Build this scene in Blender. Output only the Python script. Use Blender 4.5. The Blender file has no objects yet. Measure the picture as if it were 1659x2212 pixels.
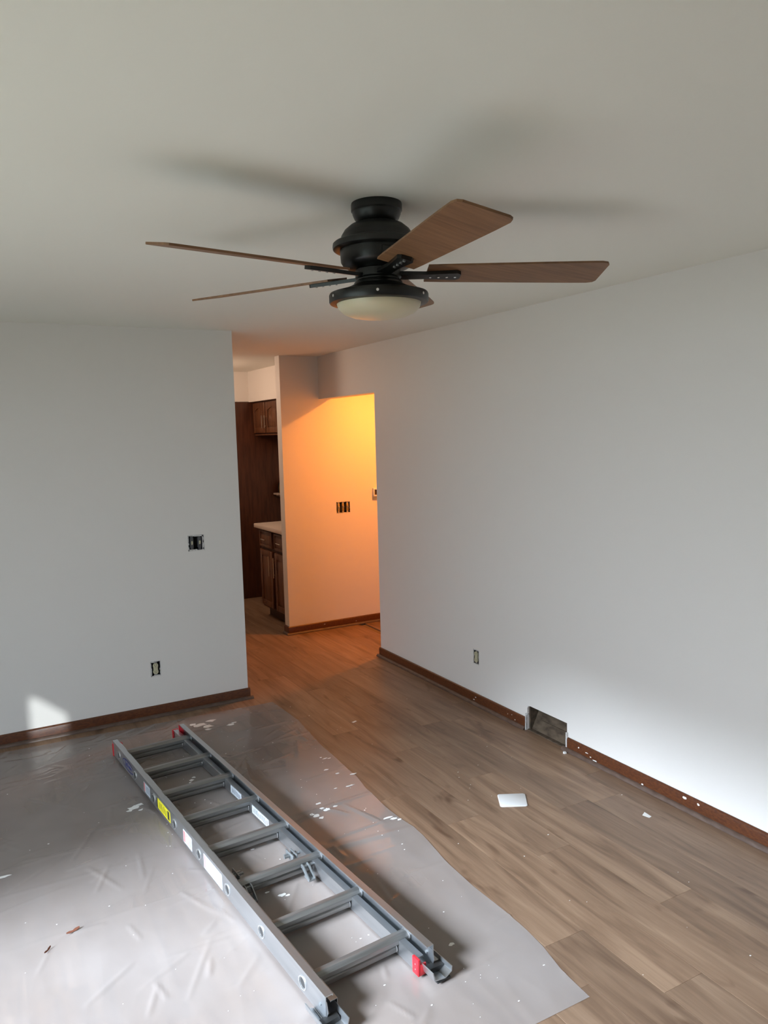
import bpy, bmesh, math, random
import numpy as np
from mathutils import Vector, Matrix, noise
R = math.radians
scn = bpy.context.scene
col = scn.collection
random.seed(7)

# ------------------------------------------------------------------ camera
F, CX, CY = 1658.0, 829.5, 1106.0
def _ray(x, y): return Vector((x - CX, -(y - CY), -F)).normalized()
_Y = _ray(-96, 957); _X = _ray(3850, 852); _X = (_X - _Y * _X.dot(_Y)).normalized(); _Z = _X.cross(_Y)
cd = bpy.data.cameras.new('camera'); cam = bpy.data.objects.new('camera', cd); col.objects.link(cam)
cd.sensor_fit = 'VERTICAL'; cd.sensor_height = 36.0; cd.lens = F / 2212.0 * 36.0
cd.clip_start = 0.05; cd.clip_end = 200
cam.matrix_world = Matrix((( _X.x, _X.y, _X.z, 0), (_Y.x, _Y.y, _Y.z, 0), (_Z.x, _Z.y, _Z.z, 1.77), (0, 0, 0, 1)))
scn.camera = cam

# ------------------------------------------------------------------ sky, sun, exposure
scn.view_settings.view_transform = 'Standard'; scn.view_settings.look = 'None'
scn.view_settings.gamma = 1.0; scn.view_settings.use_curve_mapping = False
scn.view_settings.exposure = 0.58
w = bpy.data.worlds.new('sky'); scn.world = w; w.use_nodes = True
bg = w.node_tree.nodes['Background']; bg.inputs[0].default_value = (0.72, 0.85, 1.0, 1); bg.inputs[1].default_value = 4.5

def lamp(name, kind, loc, power, color, **kw):
    l = bpy.data.lights.new(name, kind); l.energy = power; l.color = color
    for k, v in kw.items(): setattr(l, k, v)
    o = bpy.data.objects.new(name, l); o.location = loc; col.objects.link(o); return o
def aim(o, d): o.rotation_euler = Vector(d).to_track_quat('-Z', 'Y').to_euler()
sun = lamp('hazy_sun', 'SUN', (-8, 2, 6), 13.6, (0.76, 0.87, 1.0), angle=R(23)); aim(sun, (1, 0.10, -0.57))
for nm, y0, y1, z0, z1 in (('patio_portal', 0.3, 2.85, 0.02, 2.06),):
    p = lamp(nm, 'AREA', (-1.72, (y0 + y1) / 2, (z0 + z1) / 2), 1.0, (1, 1, 1), shape='RECTANGLE', size=z1 - z0, size_y=y1 - y0)
    aim(p, (1, 0, 0)); p.data.cycles.is_portal = True

# ------------------------------------------------------------------ materials
MATS = {}
class NT:
    def __init__(s, m): s.t = m.node_tree; s.b = s.t.nodes['Principled BSDF']; s.out = s.t.nodes['Material Output']
    def n(s, typ, **kw):
        x = s.t.nodes.new(typ)
        for k, v in kw.items(): setattr(x, k, v)
        return x
    def l(s, a, b): s.t.links.new(a, b)
def mat(name, color, rough=0.5, metal=0.0, **ins):
    m = bpy.data.materials.new(name); m.use_nodes = True; t = NT(m)
    t.b.inputs['Base Color'].default_value = (*color, 1); t.b.inputs['Roughness'].default_value = rough; t.b.inputs['Metallic'].default_value = metal
    for k, v in ins.items(): t.b.inputs[k.replace('_', ' ')].default_value = v
    MATS[name] = m; return m, t
def ramp(t, src, stops):
    r = t.n('ShaderNodeValToRGB'); e = r.color_ramp.elements
    while len(e) < len(stops): e.new(0.5)
    for i, (p, c) in enumerate(stops): e[i].position = p; e[i].color = (*c, 1)
    t.l(src, r.inputs[0]); return r
def bump(t, src, strength, dist):
    b = t.n('ShaderNodeBump'); b.inputs['Strength'].default_value = strength; b.inputs['Distance'].default_value = dist
    t.l(src, b.inputs['Height']); t.l(b.outputs[0], t.b.inputs['Normal'])
def noisy(name, c1, c2, rough, scale=(8, 8, 8), metal=0.0, bmp=0.0, detail=6, lo=0.35, hi=0.65, obj=True):
    m, t = mat(name, c1, rough, metal)
    tc = t.n('ShaderNodeTexCoord'); mp = t.n('ShaderNodeMapping'); mp.inputs['Scale'].default_value = scale
    t.l(tc.outputs['Object'], mp.inputs[0])
    nz = t.n('ShaderNodeTexNoise'); nz.inputs['Scale'].default_value = 1.0; nz.inputs['Detail'].default_value = detail
    t.l(mp.outputs[0], nz.inputs['Vector'])
    r = ramp(t, nz.outputs['Fac'], [(lo, c1), (hi, c2)]); t.l(r.outputs[0], t.b.inputs['Base Color'])
    if bmp: bump(t, nz.outputs['Fac'], bmp, 0.004)
    return m

def paint(name, c, rough=0.55):
    m, t = mat(name, c, rough)
    tc = t.n('ShaderNodeTexCoord'); nz = t.n('ShaderNodeTexNoise'); nz.inputs['Scale'].default_value = 90; nz.inputs['Detail'].default_value = 4
    t.l(tc.outputs['Object'], nz.inputs['Vector']); bump(t, nz.outputs['Fac'], 0.12, 0.002)
    return m
paint('wall_paint', (0.77, 0.74, 0.70)); paint('ceiling_paint', (0.87, 0.865, 0.79), 0.8)

def plank_mat():
    m, t = mat('plank_wood', (0.3, 0.2, 0.13), 0.42)
    oi = t.n('ShaderNodeObjectInfo'); g = t.n('ShaderNodeNewGeometry')
    cmb = t.n('ShaderNodeCombineXYZ'); ml = t.n('ShaderNodeMath', operation='MULTIPLY'); ml.inputs[1].default_value = 57.0
    t.l(oi.outputs['Random'], ml.inputs[0]); t.l(ml.outputs[0], cmb.inputs[0]); t.l(ml.outputs[0], cmb.inputs[2])
    ad = t.n('ShaderNodeVectorMath', operation='ADD'); t.l(g.outputs['Position'], ad.inputs[0]); t.l(cmb.outputs[0], ad.inputs[1])
    def nz(sc, detail, dist=0.0, rough=0.55):
        mp = t.n('ShaderNodeMapping'); mp.inputs['Scale'].default_value = sc; t.l(ad.outputs[0], mp.inputs[0])
        n = t.n('ShaderNodeTexNoise'); n.inputs['Scale'].default_value = 1; n.inputs['Detail'].default_value = detail; n.inputs['Distortion'].default_value = dist
        n.inputs['Roughness'].default_value = rough
        t.l(mp.outputs[0], n.inputs['Vector']); return n
    grain = nz((95, 3.0, 95), 6, 0.3, 0.65); broad = nz((13, 1.3, 13), 4, 1.2); knot = nz((11, 4.2, 11), 2, 0.4)
    base = ramp(t, broad.outputs['Fac'], [(0.26, (0.122, 0.072, 0.044)), (0.47, (0.212, 0.134, 0.086)), (0.70, (0.285, 0.190, 0.126))])
    gr = ramp(t, grain.outputs['Fac'], [(0.30, (0.80, 0.78, 0.76)), (0.62, (1.06, 1.06, 1.06))])
    mx = t.n('ShaderNodeMix', data_type='RGBA', blend_type='MULTIPLY'); mx.inputs[0].default_value = 0.75
    t.l(base.outputs[0], mx.inputs[6]); t.l(gr.outputs[0], mx.inputs[7])
    kr = ramp(t, knot.outputs['Fac'], [(0.64, (1, 1, 1)), (0.76, (0.50, 0.42, 0.37))])
    m2 = t.n('ShaderNodeMix', data_type='RGBA', blend_type='MULTIPLY'); m2.inputs[0].default_value = 1.0
    t.l(mx.outputs[2], m2.inputs[6]); t.l(kr.outputs[0], m2.inputs[7])
    tone = ramp(t, oi.outputs['Random'], [(0.0, (0.86, 0.85, 0.84)), (0.5, (1.0, 0.99, 0.97)), (1.0, (1.16, 1.14, 1.10))])
    m3 = t.n('ShaderNodeMix', data_type='RGBA', blend_type='MULTIPLY'); m3.inputs[0].default_value = 1.0
    t.l(m2.outputs[2], m3.inputs[6]); t.l(tone.outputs[0], m3.inputs[7])
    t.l(m3.outputs[2], t.b.inputs['Base Color']); bump(t, grain.outputs['Fac'], 0.10, 0.002)
plank_mat()
mat('subfloor', (0.20, 0.14, 0.09), 0.8)
noisy('baseboard_wood', (0.066, 0.018, 0.006), (0.118, 0.036, 0.0105), 0.38, (60, 60, 160), bmp=0.1)
noisy('shoe_wood', (0.075, 0.045, 0.032), (0.115, 0.075, 0.058), 0.5, (20, 20, 60))
mat('white_paint_chip', (0.82, 0.82, 0.80), 0.5)
def film():
    m, t = mat('plastic_film', (0.39, 0.352, 0.335), 0.10)
    tc = t.n('ShaderNodeTexCoord'); nz = t.n('ShaderNodeTexNoise'); nz.inputs['Scale'].default_value = 2.2; nz.inputs['Detail'].default_value = 3
    t.l(tc.outputs['Object'], nz.inputs['Vector'])
    last = None
    for sc, rot, wgt in ((2.6, 0.3, 0.6), (5.5, 1.1, 0.45), (11.0, 2.0, 0.25)):
        mp = t.n('ShaderNodeMapping'); mp.inputs['Rotation'].default_value = (0, 0, rot); mp.inputs['Scale'].default_value = (sc, sc * 0.55, sc); t.l(tc.outputs['Object'], mp.inputs[0])
        v = t.n('ShaderNodeTexVoronoi', feature='F1'); v.inputs['Scale'].default_value = 1.0; t.l(mp.outputs[0], v.inputs['Vector'])
        m = t.n('ShaderNodeMath', operation='MULTIPLY_ADD'); m.inputs[1].default_value = wgt
        t.l(v.outputs['Distance'], m.inputs[0])
        if last: t.l(last.outputs[0], m.inputs[2])
        last = m
    bump(t, last.outputs[0], 0.32, 0.02)
    tr = t.n('ShaderNodeBsdfTransparent'); mx = t.n('ShaderNodeMixShader')
    fr = ramp(t, nz.outputs['Fac'], [(0.35, (0.52, 0.52, 0.52)), (0.65, (0.64, 0.64, 0.64))])
    t.l(fr.outputs[0], mx.inputs[0]); t.l(tr.outputs[0], mx.inputs[1]); t.l(t.b.outputs[0], mx.inputs[2]); t.l(mx.outputs[0], t.out.inputs['Surface'])
film()
noisy('aluminium', (0.50, 0.52, 0.54), (0.60, 0.62, 0.64), 0.33, (30, 2, 30), metal=0.95, lo=0.3, hi=0.7)
noisy('rung_aluminium', (0.23, 0.23, 0.225), (0.36, 0.36, 0.35), 0.42, (3, 60, 60), metal=0.8, bmp=0.1)
mat('dull_steel', (0.30, 0.32, 0.33), 0.45, 0.7); mat('bright_steel', (0.80, 0.80, 0.80), 0.25, 0.9)
mat('red_plastic', (0.62, 0.02, 0.03), 0.35); mat('black_rubber', (0.012, 0.012, 0.012), 0.6)
mat('label_white', (0.60, 0.64, 0.68), 0.45); mat('label_yellow', (0.85, 0.75, 0.02), 0.4); mat('label_red', (0.66, 0.22, 0.22), 0.4)
mat('label_black', (0.03, 0.03, 0.03), 0.5); mat('label_blue', (0.04, 0.05, 0.22), 0.4); mat('label_grey', (0.20, 0.22, 0.26), 0.5)
noisy('fan_black', (0.004, 0.0045, 0.004), (0.009, 0.0095, 0.0085), 0.38, (40, 40, 40))
noisy('blade_wood', (0.150, 0.070, 0.030), (0.255, 0.128, 0.058), 0.5, (3, 60, 30), lo=0.3, hi=0.7)
mat('bowl_glass', (0.60, 0.53, 0.36), 0.35, 0.0, Subsurface_Weight=0.15)
mat('ivory', (0.55, 0.52, 0.36), 0.4); mat('slot_dark', (0.05, 0.045, 0.03), 0.6); mat('box_black', (0.008, 0.008, 0.009), 0.6)
mat('strap_metal', (0.35, 0.35, 0.36), 0.4, 0.8); mat('brass', (0.45, 0.33, 0.12), 0.4, 0.6); mat('grey_switch', (0.085, 0.085, 0.09), 0.5)
noisy('drywall_edge', (0.50, 0.48, 0.46), (0.72, 0.71, 0.69), 0.9, (90, 90, 90), bmp=0.3)
noisy('dusty_board', (0.050, 0.033, 0.020), (0.120, 0.088, 0.058), 0.95, (18, 14, 30), bmp=0.4)
noisy('dark_dust', (0.05, 0.035, 0.022), (0.12, 0.085, 0.055), 0.9, (25, 25, 25), bmp=0.4)
noisy('cabinet_wood', (0.085, 0.030, 0.013), (0.165, 0.066, 0.028), 0.34, (40, 40, 6), bmp=0.06)
noisy('cabinet_dark', (0.040, 0.012, 0.005), (0.070, 0.022, 0.010), 0.5, (40, 40, 6))
noisy('dark_panel', (0.055, 0.016, 0.0065), (0.092, 0.029, 0.013), 0.42, (50, 50, 5))
mat('laminate', (0.66, 0.56, 0.48), 0.3); mat('chrome', (0.85, 0.80, 0.72), 0.2, 1.0)
mat('leaf_brown', (0.19, 0.065, 0.035), 0.8); mat('lawn', (0.16, 0.17, 0.12), 0.9); mat('plate_white', (0.74, 0.75, 0.75), 0.35)
mat('outer_siding', (0.6, 0.58, 0.54), 0.8); mat('pale_ledge', (0.45, 0.36, 0.30), 0.5)
mt_, t_ = mat('bulb', (1, 0.8, 0.5), 0.4); t_.b.inputs['Emission Color'].default_value = (1.0, 0.52, 0.16, 1); t_.b.inputs['Emission Strength'].default_value = 12.0

# ------------------------------------------------------------------ mesh helpers
class MB:
    """collects shapes and links them as ONE mesh object"""
    def __init__(s): s.bm = bmesh.new()
    def face(s, pts):
        try: return s.bm.faces.new([s.bm.verts.new(p) for p in pts])
        except ValueError: return None
    def box(s, x0, x1, y0, y1, z0, z1, bev=0.0):
        b = bmesh.new(); bmesh.ops.create_cube(b, size=1.0)
        for v in b.verts: v.co = Vector(((x0 + x1) / 2 + v.co.x * (x1 - x0), (y0 + y1) / 2 + v.co.y * (y1 - y0), (z0 + z1) / 2 + v.co.z * (z1 - z0)))
        if bev: bmesh.ops.bevel(b, geom=b.edges[:], offset=bev, segments=2, affect='EDGES', profile=0.5)
        s.merge(b); return s
    def merge(s, b, M=None):
        mp = {}
        for v in b.verts: mp[v] = s.bm.verts.new(M @ v.co if M else v.co)
        for f in b.faces:
            try: g = s.bm.faces.new([mp[v] for v in f.verts]); g.smooth = f.smooth
            except ValueError: pass
        b.free(); return s
    def lathe(s, prof, c=(0, 0), seg=48, close=True):
        rings = []
        for r, z in prof:
            if r < 1e-5: rings.append([s.bm.verts.new((c[0], c[1], z))])
            else: rings.append([s.bm.verts.new((c[0] + r * math.cos(2 * math.pi * i / seg), c[1] + r * math.sin(2 * math.pi * i / seg), z)) for i in range(seg)])
        for a, b in zip(rings, rings[1:]):
            for i in range(seg):
                j = (i + 1) % seg
                q = [a[i % len(a)], a[j % len(a)], b[j % len(b)], b[i % len(b)]]
                q = [v for k, v in enumerate(q) if v not in q[:k]]
                if len(q) > 2:
                    try: f = s.bm.faces.new(q); f.smooth = True
                    except ValueError: pass
        return s
    def tube(s, p, q, r, seg=12, r2=None, cap=True):
        p, q = Vector(p), Vector(q); d = (q - p).normalized(); a = d.orthogonal().normalized(); b = d.cross(a); r2 = r if r2 is None else r2
        A = [s.bm.verts.new(p + (a * math.cos(2 * math.pi * i / seg) + b * math.sin(2 * math.pi * i / seg)) * r) for i in range(seg)]
        B = [s.bm.verts.new(q + (a * math.cos(2 * math.pi * i / seg) + b * math.sin(2 * math.pi * i / seg)) * r2) for i in range(seg)]
        for i in range(seg):
            f = s.bm.faces.new((A[i], A[(i + 1) % seg], B[(i + 1) % seg], B[i])); f.smooth = seg > 8
        if cap: s.bm.faces.new(A[::-1]); s.bm.faces.new(B)
        return s
    def extrude(s, poly, f0, f1):
        """poly: 2D points; f0/f1 map (a,b) to 3D at the two ends"""
        A = [s.bm.verts.new(f0(*p)) for p in poly]; B = [s.bm.verts.new(f1(*p)) for p in poly]; n = len(poly)
        for i in range(n): s.bm.faces.new((A[i], A[(i + 1) % n], B[(i + 1) % n], B[i]))
        s.bm.faces.new(A[::-1]); s.bm.faces.new(B); return s
    def build(s, name, material, parent=None, loc=(0, 0, 0), rot=(0, 0, 0)):
        bmesh.ops.recalc_face_normals(s.bm, faces=s.bm.faces[:])
        me = bpy.data.meshes.new(name); s.bm.to_mesh(me); s.bm.free()
        me.set_sharp_from_angle(angle=R(32)); me.materials.append(MATS[material]); o = bpy.data.objects.new(name, me); col.objects.link(o)
        o.location = loc; o.rotation_euler = rot
        if parent: o.parent = parent
        return o
def tag(o, label=None, cat=None, group=None, kind=None):
    if label: o['label'] = label
    if cat: o['category'] = cat
    if group: o['group'] = group
    if kind: o['kind'] = kind
    return o
def empty(name, loc, label, cat, rz=0.0, group=None, rot=None):
    o = bpy.data.objects.new(name, None); o.empty_display_size = 0.05; col.objects.link(o); o.location = loc
    o.rotation_euler = rot or (0, 0, rz); return tag(o, label, cat, group)
def struct(o): o['kind'] = 'structure'; return o
def smooth(o):
    for p in o.data.polygons: p.use_smooth = True
    return o

def wall(name, P, us, vs, T, holes=(), material='wall_paint'):
    """slab with rectangular holes; P(u,v,w) maps wall coordinates to the room, w in 0..T"""
    U = sorted({us[0], us[1], *[h[0] for h in holes], *[h[1] for h in holes]}); V = sorted({vs[0], vs[1], *[h[2] for h in holes], *[h[3] for h in holes]})
    solid = lambda i, j: 0 <= i < len(U) - 1 and 0 <= j < len(V) - 1 and not any(h[0] - 1e-6 <= U[i] and U[i + 1] <= h[1] + 1e-6 and h[2] - 1e-6 <= V[j] and V[j + 1] <= h[3] + 1e-6 for h in holes)
    mb = MB()
    for i in range(len(U) - 1):
        for j in range(len(V) - 1):
            if not solid(i, j): continue
            a, b, c, d = U[i], U[i + 1], V[j], V[j + 1]
            for wv in (0, T): mb.face([P(a, c, wv), P(b, c, wv), P(b, d, wv), P(a, d, wv)])
            if not solid(i - 1, j): mb.face([P(a, c, 0), P(a, d, 0), P(a, d, T), P(a, c, T)])
            if not solid(i + 1, j): mb.face([P(b, c, 0), P(b, d, 0), P(b, d, T), P(b, c, T)])
            if not solid(i, j - 1): mb.face([P(a, c, 0), P(b, c, 0), P(b, c, T), P(a, c, T)])
            if not solid(i, j + 1): mb.face([P(a, d, 0), P(b, d, 0), P(b, d, T), P(a, d, T)])
    bmesh.ops.remove_doubles(mb.bm, verts=mb.bm.verts[:], dist=1e-5)
    return struct(mb.build(name, material))

# ------------------------------------------------------------------ room shell
XR, YL, XLW, YREAR, YFAR, H = 2.823, 4.87, -1.70, -2.60, 8.60, 2.44
wall_left = wall('wall_left', lambda u, v, w: (u, YL + w, v), (XLW, 1.605), (0, H), 0.115,
                 [(1.252, 1.358, 1.040, 1.142), (0.973, 1.037, 0.262, 0.361)])
wall_right = wall('wall_right', lambda u, v, w: (XR + w, u, v), (YREAR, 6.245), (0, H), 0.115,
                  [(5.215, 6.245, 0, 2.07), (3.093, 3.430, 0, 0.150), (3.904, 3.967, 0.266, 0.362)])
wall('wall_hall', lambda u, v, w: (u, 6.245 + w, v), (2.465, 5.0), (0, H), 0.10, [(2.960, 3.101, 1.045, 1.150)])
wall('wall_hall_near', lambda u, v, w: (u, 5.10 + w, v), (2.938, 5.0), (0, H), 0.115)
wall('wall_hall_end', lambda u, v, w: (5.0 + w, u, v), (5.10, 6.345), (0, H), 0.10)
wall('wall_kitchen_right', lambda u, v, w: (3.14 + w, u, v), (6.345, YFAR), (0, H), 0.10)
wall('wall_kitchen_far', lambda u, v, w: (u, YFAR + w, v), (XLW, 3.24), (0, H), 0.12)
wall('wall_window', lambda u, v, w: (XLW - w, u, v), (YREAR, YFAR), (0, H), 0.14, [(0.3, 2.85, 0.02, 2.06)])
wall('wall_rear', lambda u, v, w: (u, YREAR - w, v), (XLW, 3.0), (0, H), 0.14, [(-0.245, -0.115, 1.73, 1.97)])  # hole added for the spot that lights the left wall patch
struct(MB().box(2.77, 3.14, 6.345, 7.93, 2.12, H).build('wall_soffit', 'wall_paint'))
struct(MB().box(2.20, 3.14, 7.93, YFAR, 2.125, H).build('wall_soffit_end', 'wall_paint'))
struct(MB().box(XLW - 0.15, 5.1, YREAR - 0.15, YFAR + 0.15, H, H + 0.12).build('ceiling', 'ceiling_paint'))
floor = struct(MB().box(XLW - 0.15, 5.1, YREAR - 0.15, YFAR + 0.15, -0.10, -0.012).build('floor', 'subfloor'))
struct(MB().box(-40, -1.86, -30, 40, -0.35, -0.25).build('patio', 'lawn'))

# floor planks: 174 mm wide, 1.215 m long, running along the long wall
PW, PL = 0.174, 1.2145
known = {0: 1.905, 1: 1.547, 2: 2.352, 3: 1.871}
offs = {}
def plank(x0, x1, y0, y1):
    g, c, d = 0.00025, 0.0006, 0.012
    mb = MB(); x0 += g; x1 -= g; y0 += g; y1 -= g
    lo = [(x0, y0, -d), (x1, y0, -d), (x1, y1, -d), (x0, y1, -d)]; mi = [(a, b, -c) for a, b, _ in lo]
    to = [(x0 + c, y0 + c, 0), (x1 - c, y0 + c, 0), (x1 - c, y1 - c, 0), (x0 + c, y1 - c, 0)]
    V = [[mb.bm.verts.new(p) for p in L] for L in (lo, mi, to)]
    for A, B in zip(V, V[1:]):
        for i in range(4): mb.bm.faces.new((A[i], A[(i + 1) % 4], B[(i + 1) % 4], B[i]))
    mb.bm.faces.new(V[2])
    mb.build('plank', 'plank_wood', floor)
k0 = math.floor((XLW - 1.638) / PW)
for k in range(k0, 20):
    xa, xb = 1.638 + PW * k, 1.638 + PW * (k + 1)
    off = known.get(k, random.uniform(0, PL)); y = off - PL * 8
    while y < YFAR:
        ya, yb = y, y + PL; y += PL
        if xa < 3.14:
            a, b = max(xa, XLW), min(xb, 3.14); lim = YREAR if xa < XR - 0.02 else 5.215
            c, d = max(ya, lim), min(yb, YFAR)
            if b - a > 0.01 and d - c > 0.01: plank(a, b, c, d)
        else:
            c, d = max(ya, 5.215), min(yb, 6.245)
            if d - c > 0.01: plank(xa, xb, c, d)

# baseboards with a shoe strip
def base_run(parent_name, p0, p1, nrm, ends=(0, 0), h=0.073, t=0.012, s=0.017):
    """board from p0 to p1 (xy), nrm points into the room"""
    p0, p1, n = Vector((*p0, 0)), Vector((*p1, 0)), Vector((*nrm, 0)); d = (p1 - p0).normalized()
    prof = [(0, 0), (t, 0), (t, h - 0.012), (t - 0.004, h - 0.003), (t - 0.008, h), (0, h)]
    b = struct(MB().extrude(prof, lambda a, z: p0 + n * a + Vector((0, 0, z + 0.001)), lambda a, z: p1 + n * a + Vector((0, 0, z + 0.001))).build(parent_name, 'baseboard_wood'))
    q = [(t, 0), (t + s, 0), (t + s * 0.95, 0.006), (t + s * 0.7, 0.012), (t + s * 0.38, 0.0165), (t, 0.018)]
    a0, a1 = p0 - d * ends[0], p1 + d * ends[1]
    MB().extrude(q, lambda a, z: a0 + n * a + Vector((0, 0, z + 0.001)), lambda a, z: a1 + n * a + Vector((0, 0, z + 0.001))).build('shoe_strip', 'shoe_wood', b)
    return b
bbl = base_run('baseboard_left', (XLW, YL), (1.617, YL), (0, -1), (0, 0.018))
base_run('baseboard_left_end', (1.605, YL), (1.605, YL + 0.115), (1, 0), (0.018, 0))
bbr = base_run('baseboard_right', (XR, 3.436), (XR, 5.227), (-1, 0), (0, 0.018))
base_run('baseboard_right_end', (XR, 5.215), (5.0, 5.215), (0, 1), (0.018, 0))
bbn = base_run('baseboard_right_near', (XR, YREAR), (XR, 3.082), (-1, 0), (0, 0.03))
bbh = base_run('baseboard_hall', (2.453, 6.245), (5.0, 6.245), (0, -1), (0.018, 0))
base_run('baseboard_hall_end', (2.465, 6.245), (2.465, 6.345), (-1, 0), (0.018, 0))
# paint flecks on the baseboards
def blob(mb, x, y, r, M, n=9, sx=1.0, seed=0, h=0.0006):
    rnd = random.Random(seed); ph = rnd.random() * 6
    top, bot = [], []
    for i in range(n):
        a = 2 * math.pi * i / n + ph; q = r * (0.65 + 0.6 * rnd.random())
        u, v = x + q * math.cos(a) * sx, y + q * math.sin(a)
        top.append(mb.bm.verts.new(M(u, v, h))); bot.append(mb.bm.verts.new(M(u, v, -0.0002)))
    mb.bm.faces.new(top)
    for i in range(n): mb.bm.faces.new((bot[i], bot[(i + 1) % n], top[(i + 1) % n], top[i]))
XF = XR - 0.0121
for i, (y, z, r, sx, par) in enumerate([(2.30, 0.058, 0.006, 2.2, bbn), (2.225, 0.057, 0.005, 1.6, bbn), (2.99, 0.05, 0.004, 1.2, bbn), (2.93, 0.042, 0.003, 4.0, bbn), (2.90, 0.03, 0.003, 2.2, bbn), (2.87, 0.021, 0.0035, 4.0, bbn), (2.55, 0.022, 0.004, 1.8, bbn),
                                        (3.56, 0.052, 0.003, 1.0, bbr), (3.60, 0.045, 0.0025, 1.2, bbr), (3.53, 0.03, 0.003, 1.4, bbr), (3.93, 0.05, 0.003, 2.0, bbr), (3.95, 0.03, 0.003, 3, bbr)]):
    mb = MB(); blob(mb, y, z, r, lambda u, v, h: (XF - h, u, v), sx=sx, seed=i); mb.build('paint_fleck', 'white_paint_chip', par)
for i, (x, z, r, sx) in enumerate([(2.80, 0.05, 0.002, 4.5), (3.12, 0.035, 0.002, 3.5)]):
    mb = MB(); blob(mb, x, z, r, lambda u, v, h: (u, 6.245 - 0.0121 - h, v), sx=sx, seed=30 + i); mb.build('paint_fleck', 'white_paint_chip', bbh)

# ------------------------------------------------------------------ return air opening in the long wall
vent = empty('wall_vent_opening', (XR, 3.26, 0.0), 'open vent hole cut through the baseboard of the white wall', 'vent')
vl = lambda mb, n, m: mb.build(n, m, vent)
def vb(x0, x1, y0, y1, z0, z1): return MB().box(x0, x1, y0 - 3.26, y1 - 3.26, z0, z1)
MB().extrude([(0.098, 0.149), (0.104, 0.149), (0.034, 0.005), (0.026, 0.005)], lambda a, b: (a, 3.094 - 3.26, b), lambda a, b: (a, 3.429 - 3.26, b)).build('back_board', 'dusty_board', vent)
vl(vb(0.105, 0.113, 3.094, 3.429, 0.002, 0.149), 'stud_board', 'dark_dust')
vl(vb(0.013, 0.098, 3.418, 3.429, 0.002, 0.149), 'side_board', 'dark_dust')
vl(vb(0.013, 0.098, 3.094, 3.100, 0.002, 0.149), 'side_board', 'dark_dust')
vl(vb(0.001, 0.098, 3.094, 3.429, -0.001, 0.004), 'bottom_board', 'dark_dust')
vl(vb(0.0515, 0.0555, 3.12, 3.36, 0.064, 0.0665), 'back_seam', 'dusty_board')
vl(vb(-0.013, 0.012, 3.4305, 3.4355, 0.0, 0.100), 'drywall_edge_strip', 'drywall_edge')
vl(vb(-0.011, 0.010, 3.083, 3.0925, 0.0, 0.100), 'drywall_edge_strip', 'drywall_edge')
mb = MB(); mb.extrude([(0.0, 0.0)] + [(0.024 * (1 - math.sin(a)), 0.024 * (1 - math.cos(a))) for a in [i * math.pi / 16 for i in range(9)]],
                      lambda a, b: (0.0005, 3.4295 - 3.26 - a, 0.1495 - b), lambda a, b: (0.05, 3.4295 - 3.26 - a, 0.1495 - b)); mb.build('rounded_corner', 'wall_paint', vent)
mb = MB(); mb.tube((-0.012, 0.166, 0.092), (0.004, 0.160, 0.108), 0.004, 7, 0.002); mb.tube((-0.010, 0.168, 0.104), (-0.006, 0.150, 0.094), 0.003, 7, 0.0015); mb.tube((-0.008, 0.163, 0.088), (0.002, 0.155, 0.080), 0.003, 6, 0.001)
mb.build('torn_edge', 'drywall_edge', vent)

# ------------------------------------------------------------------ electrical boxes without cover plates
# local frame of a device: x right along the wall, z up, +y into the wall
def ragged(parent, w, h, t=0.0045, seed=1):
    rnd = random.Random(seed); mb = MB()
    for sx in (-1, 1):
        z = -h / 2
        while z < h / 2 - 0.004:
            dz = rnd.uniform(0.008, 0.022); tt = t * rnd.uniform(0.3, 1.2); z1 = min(z + dz, h / 2); x = sx * (w / 2 - 0.001)
            mb.box(min(x, x - sx * tt), max(x, x - sx * tt), -0.0006, 0.004, z, z1); z = z1
    for sz in (-1, 1):
        x = -w / 2
        while x < w / 2 - 0.004:
            dx = rnd.uniform(0.008, 0.02); tt = t * rnd.uniform(0.3, 1.3); x1 = min(x + dx, w / 2); z = sz * (h / 2 - 0.001)
            mb.box(x, x1, -0.0006, 0.004, min(z, z - sz * tt), max(z, z - sz * tt)); x = x1
    return mb.build('torn_drywall', 'drywall_edge', parent)
def ebox(parent, w, h, d=0.06):
    mb = MB(); w -= 0.002; h -= 0.002; t = 0.003
    mb.box(-w / 2, w / 2, d - t, d, -h / 2, h / 2)
    for s in (-1, 1):
        mb.box(s * w / 2 - (t if s > 0 else 0), s * w / 2 + (0 if s > 0 else t), 0.004, d - t, -h / 2, h / 2)
        mb.box(-w / 2 + t, w / 2 - t, 0.004, d - t, s * h / 2 - (t if s > 0 else 0), s * h / 2 + (0 if s > 0 else t))
    return mb.build('wall_box', 'box_black', parent)
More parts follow.
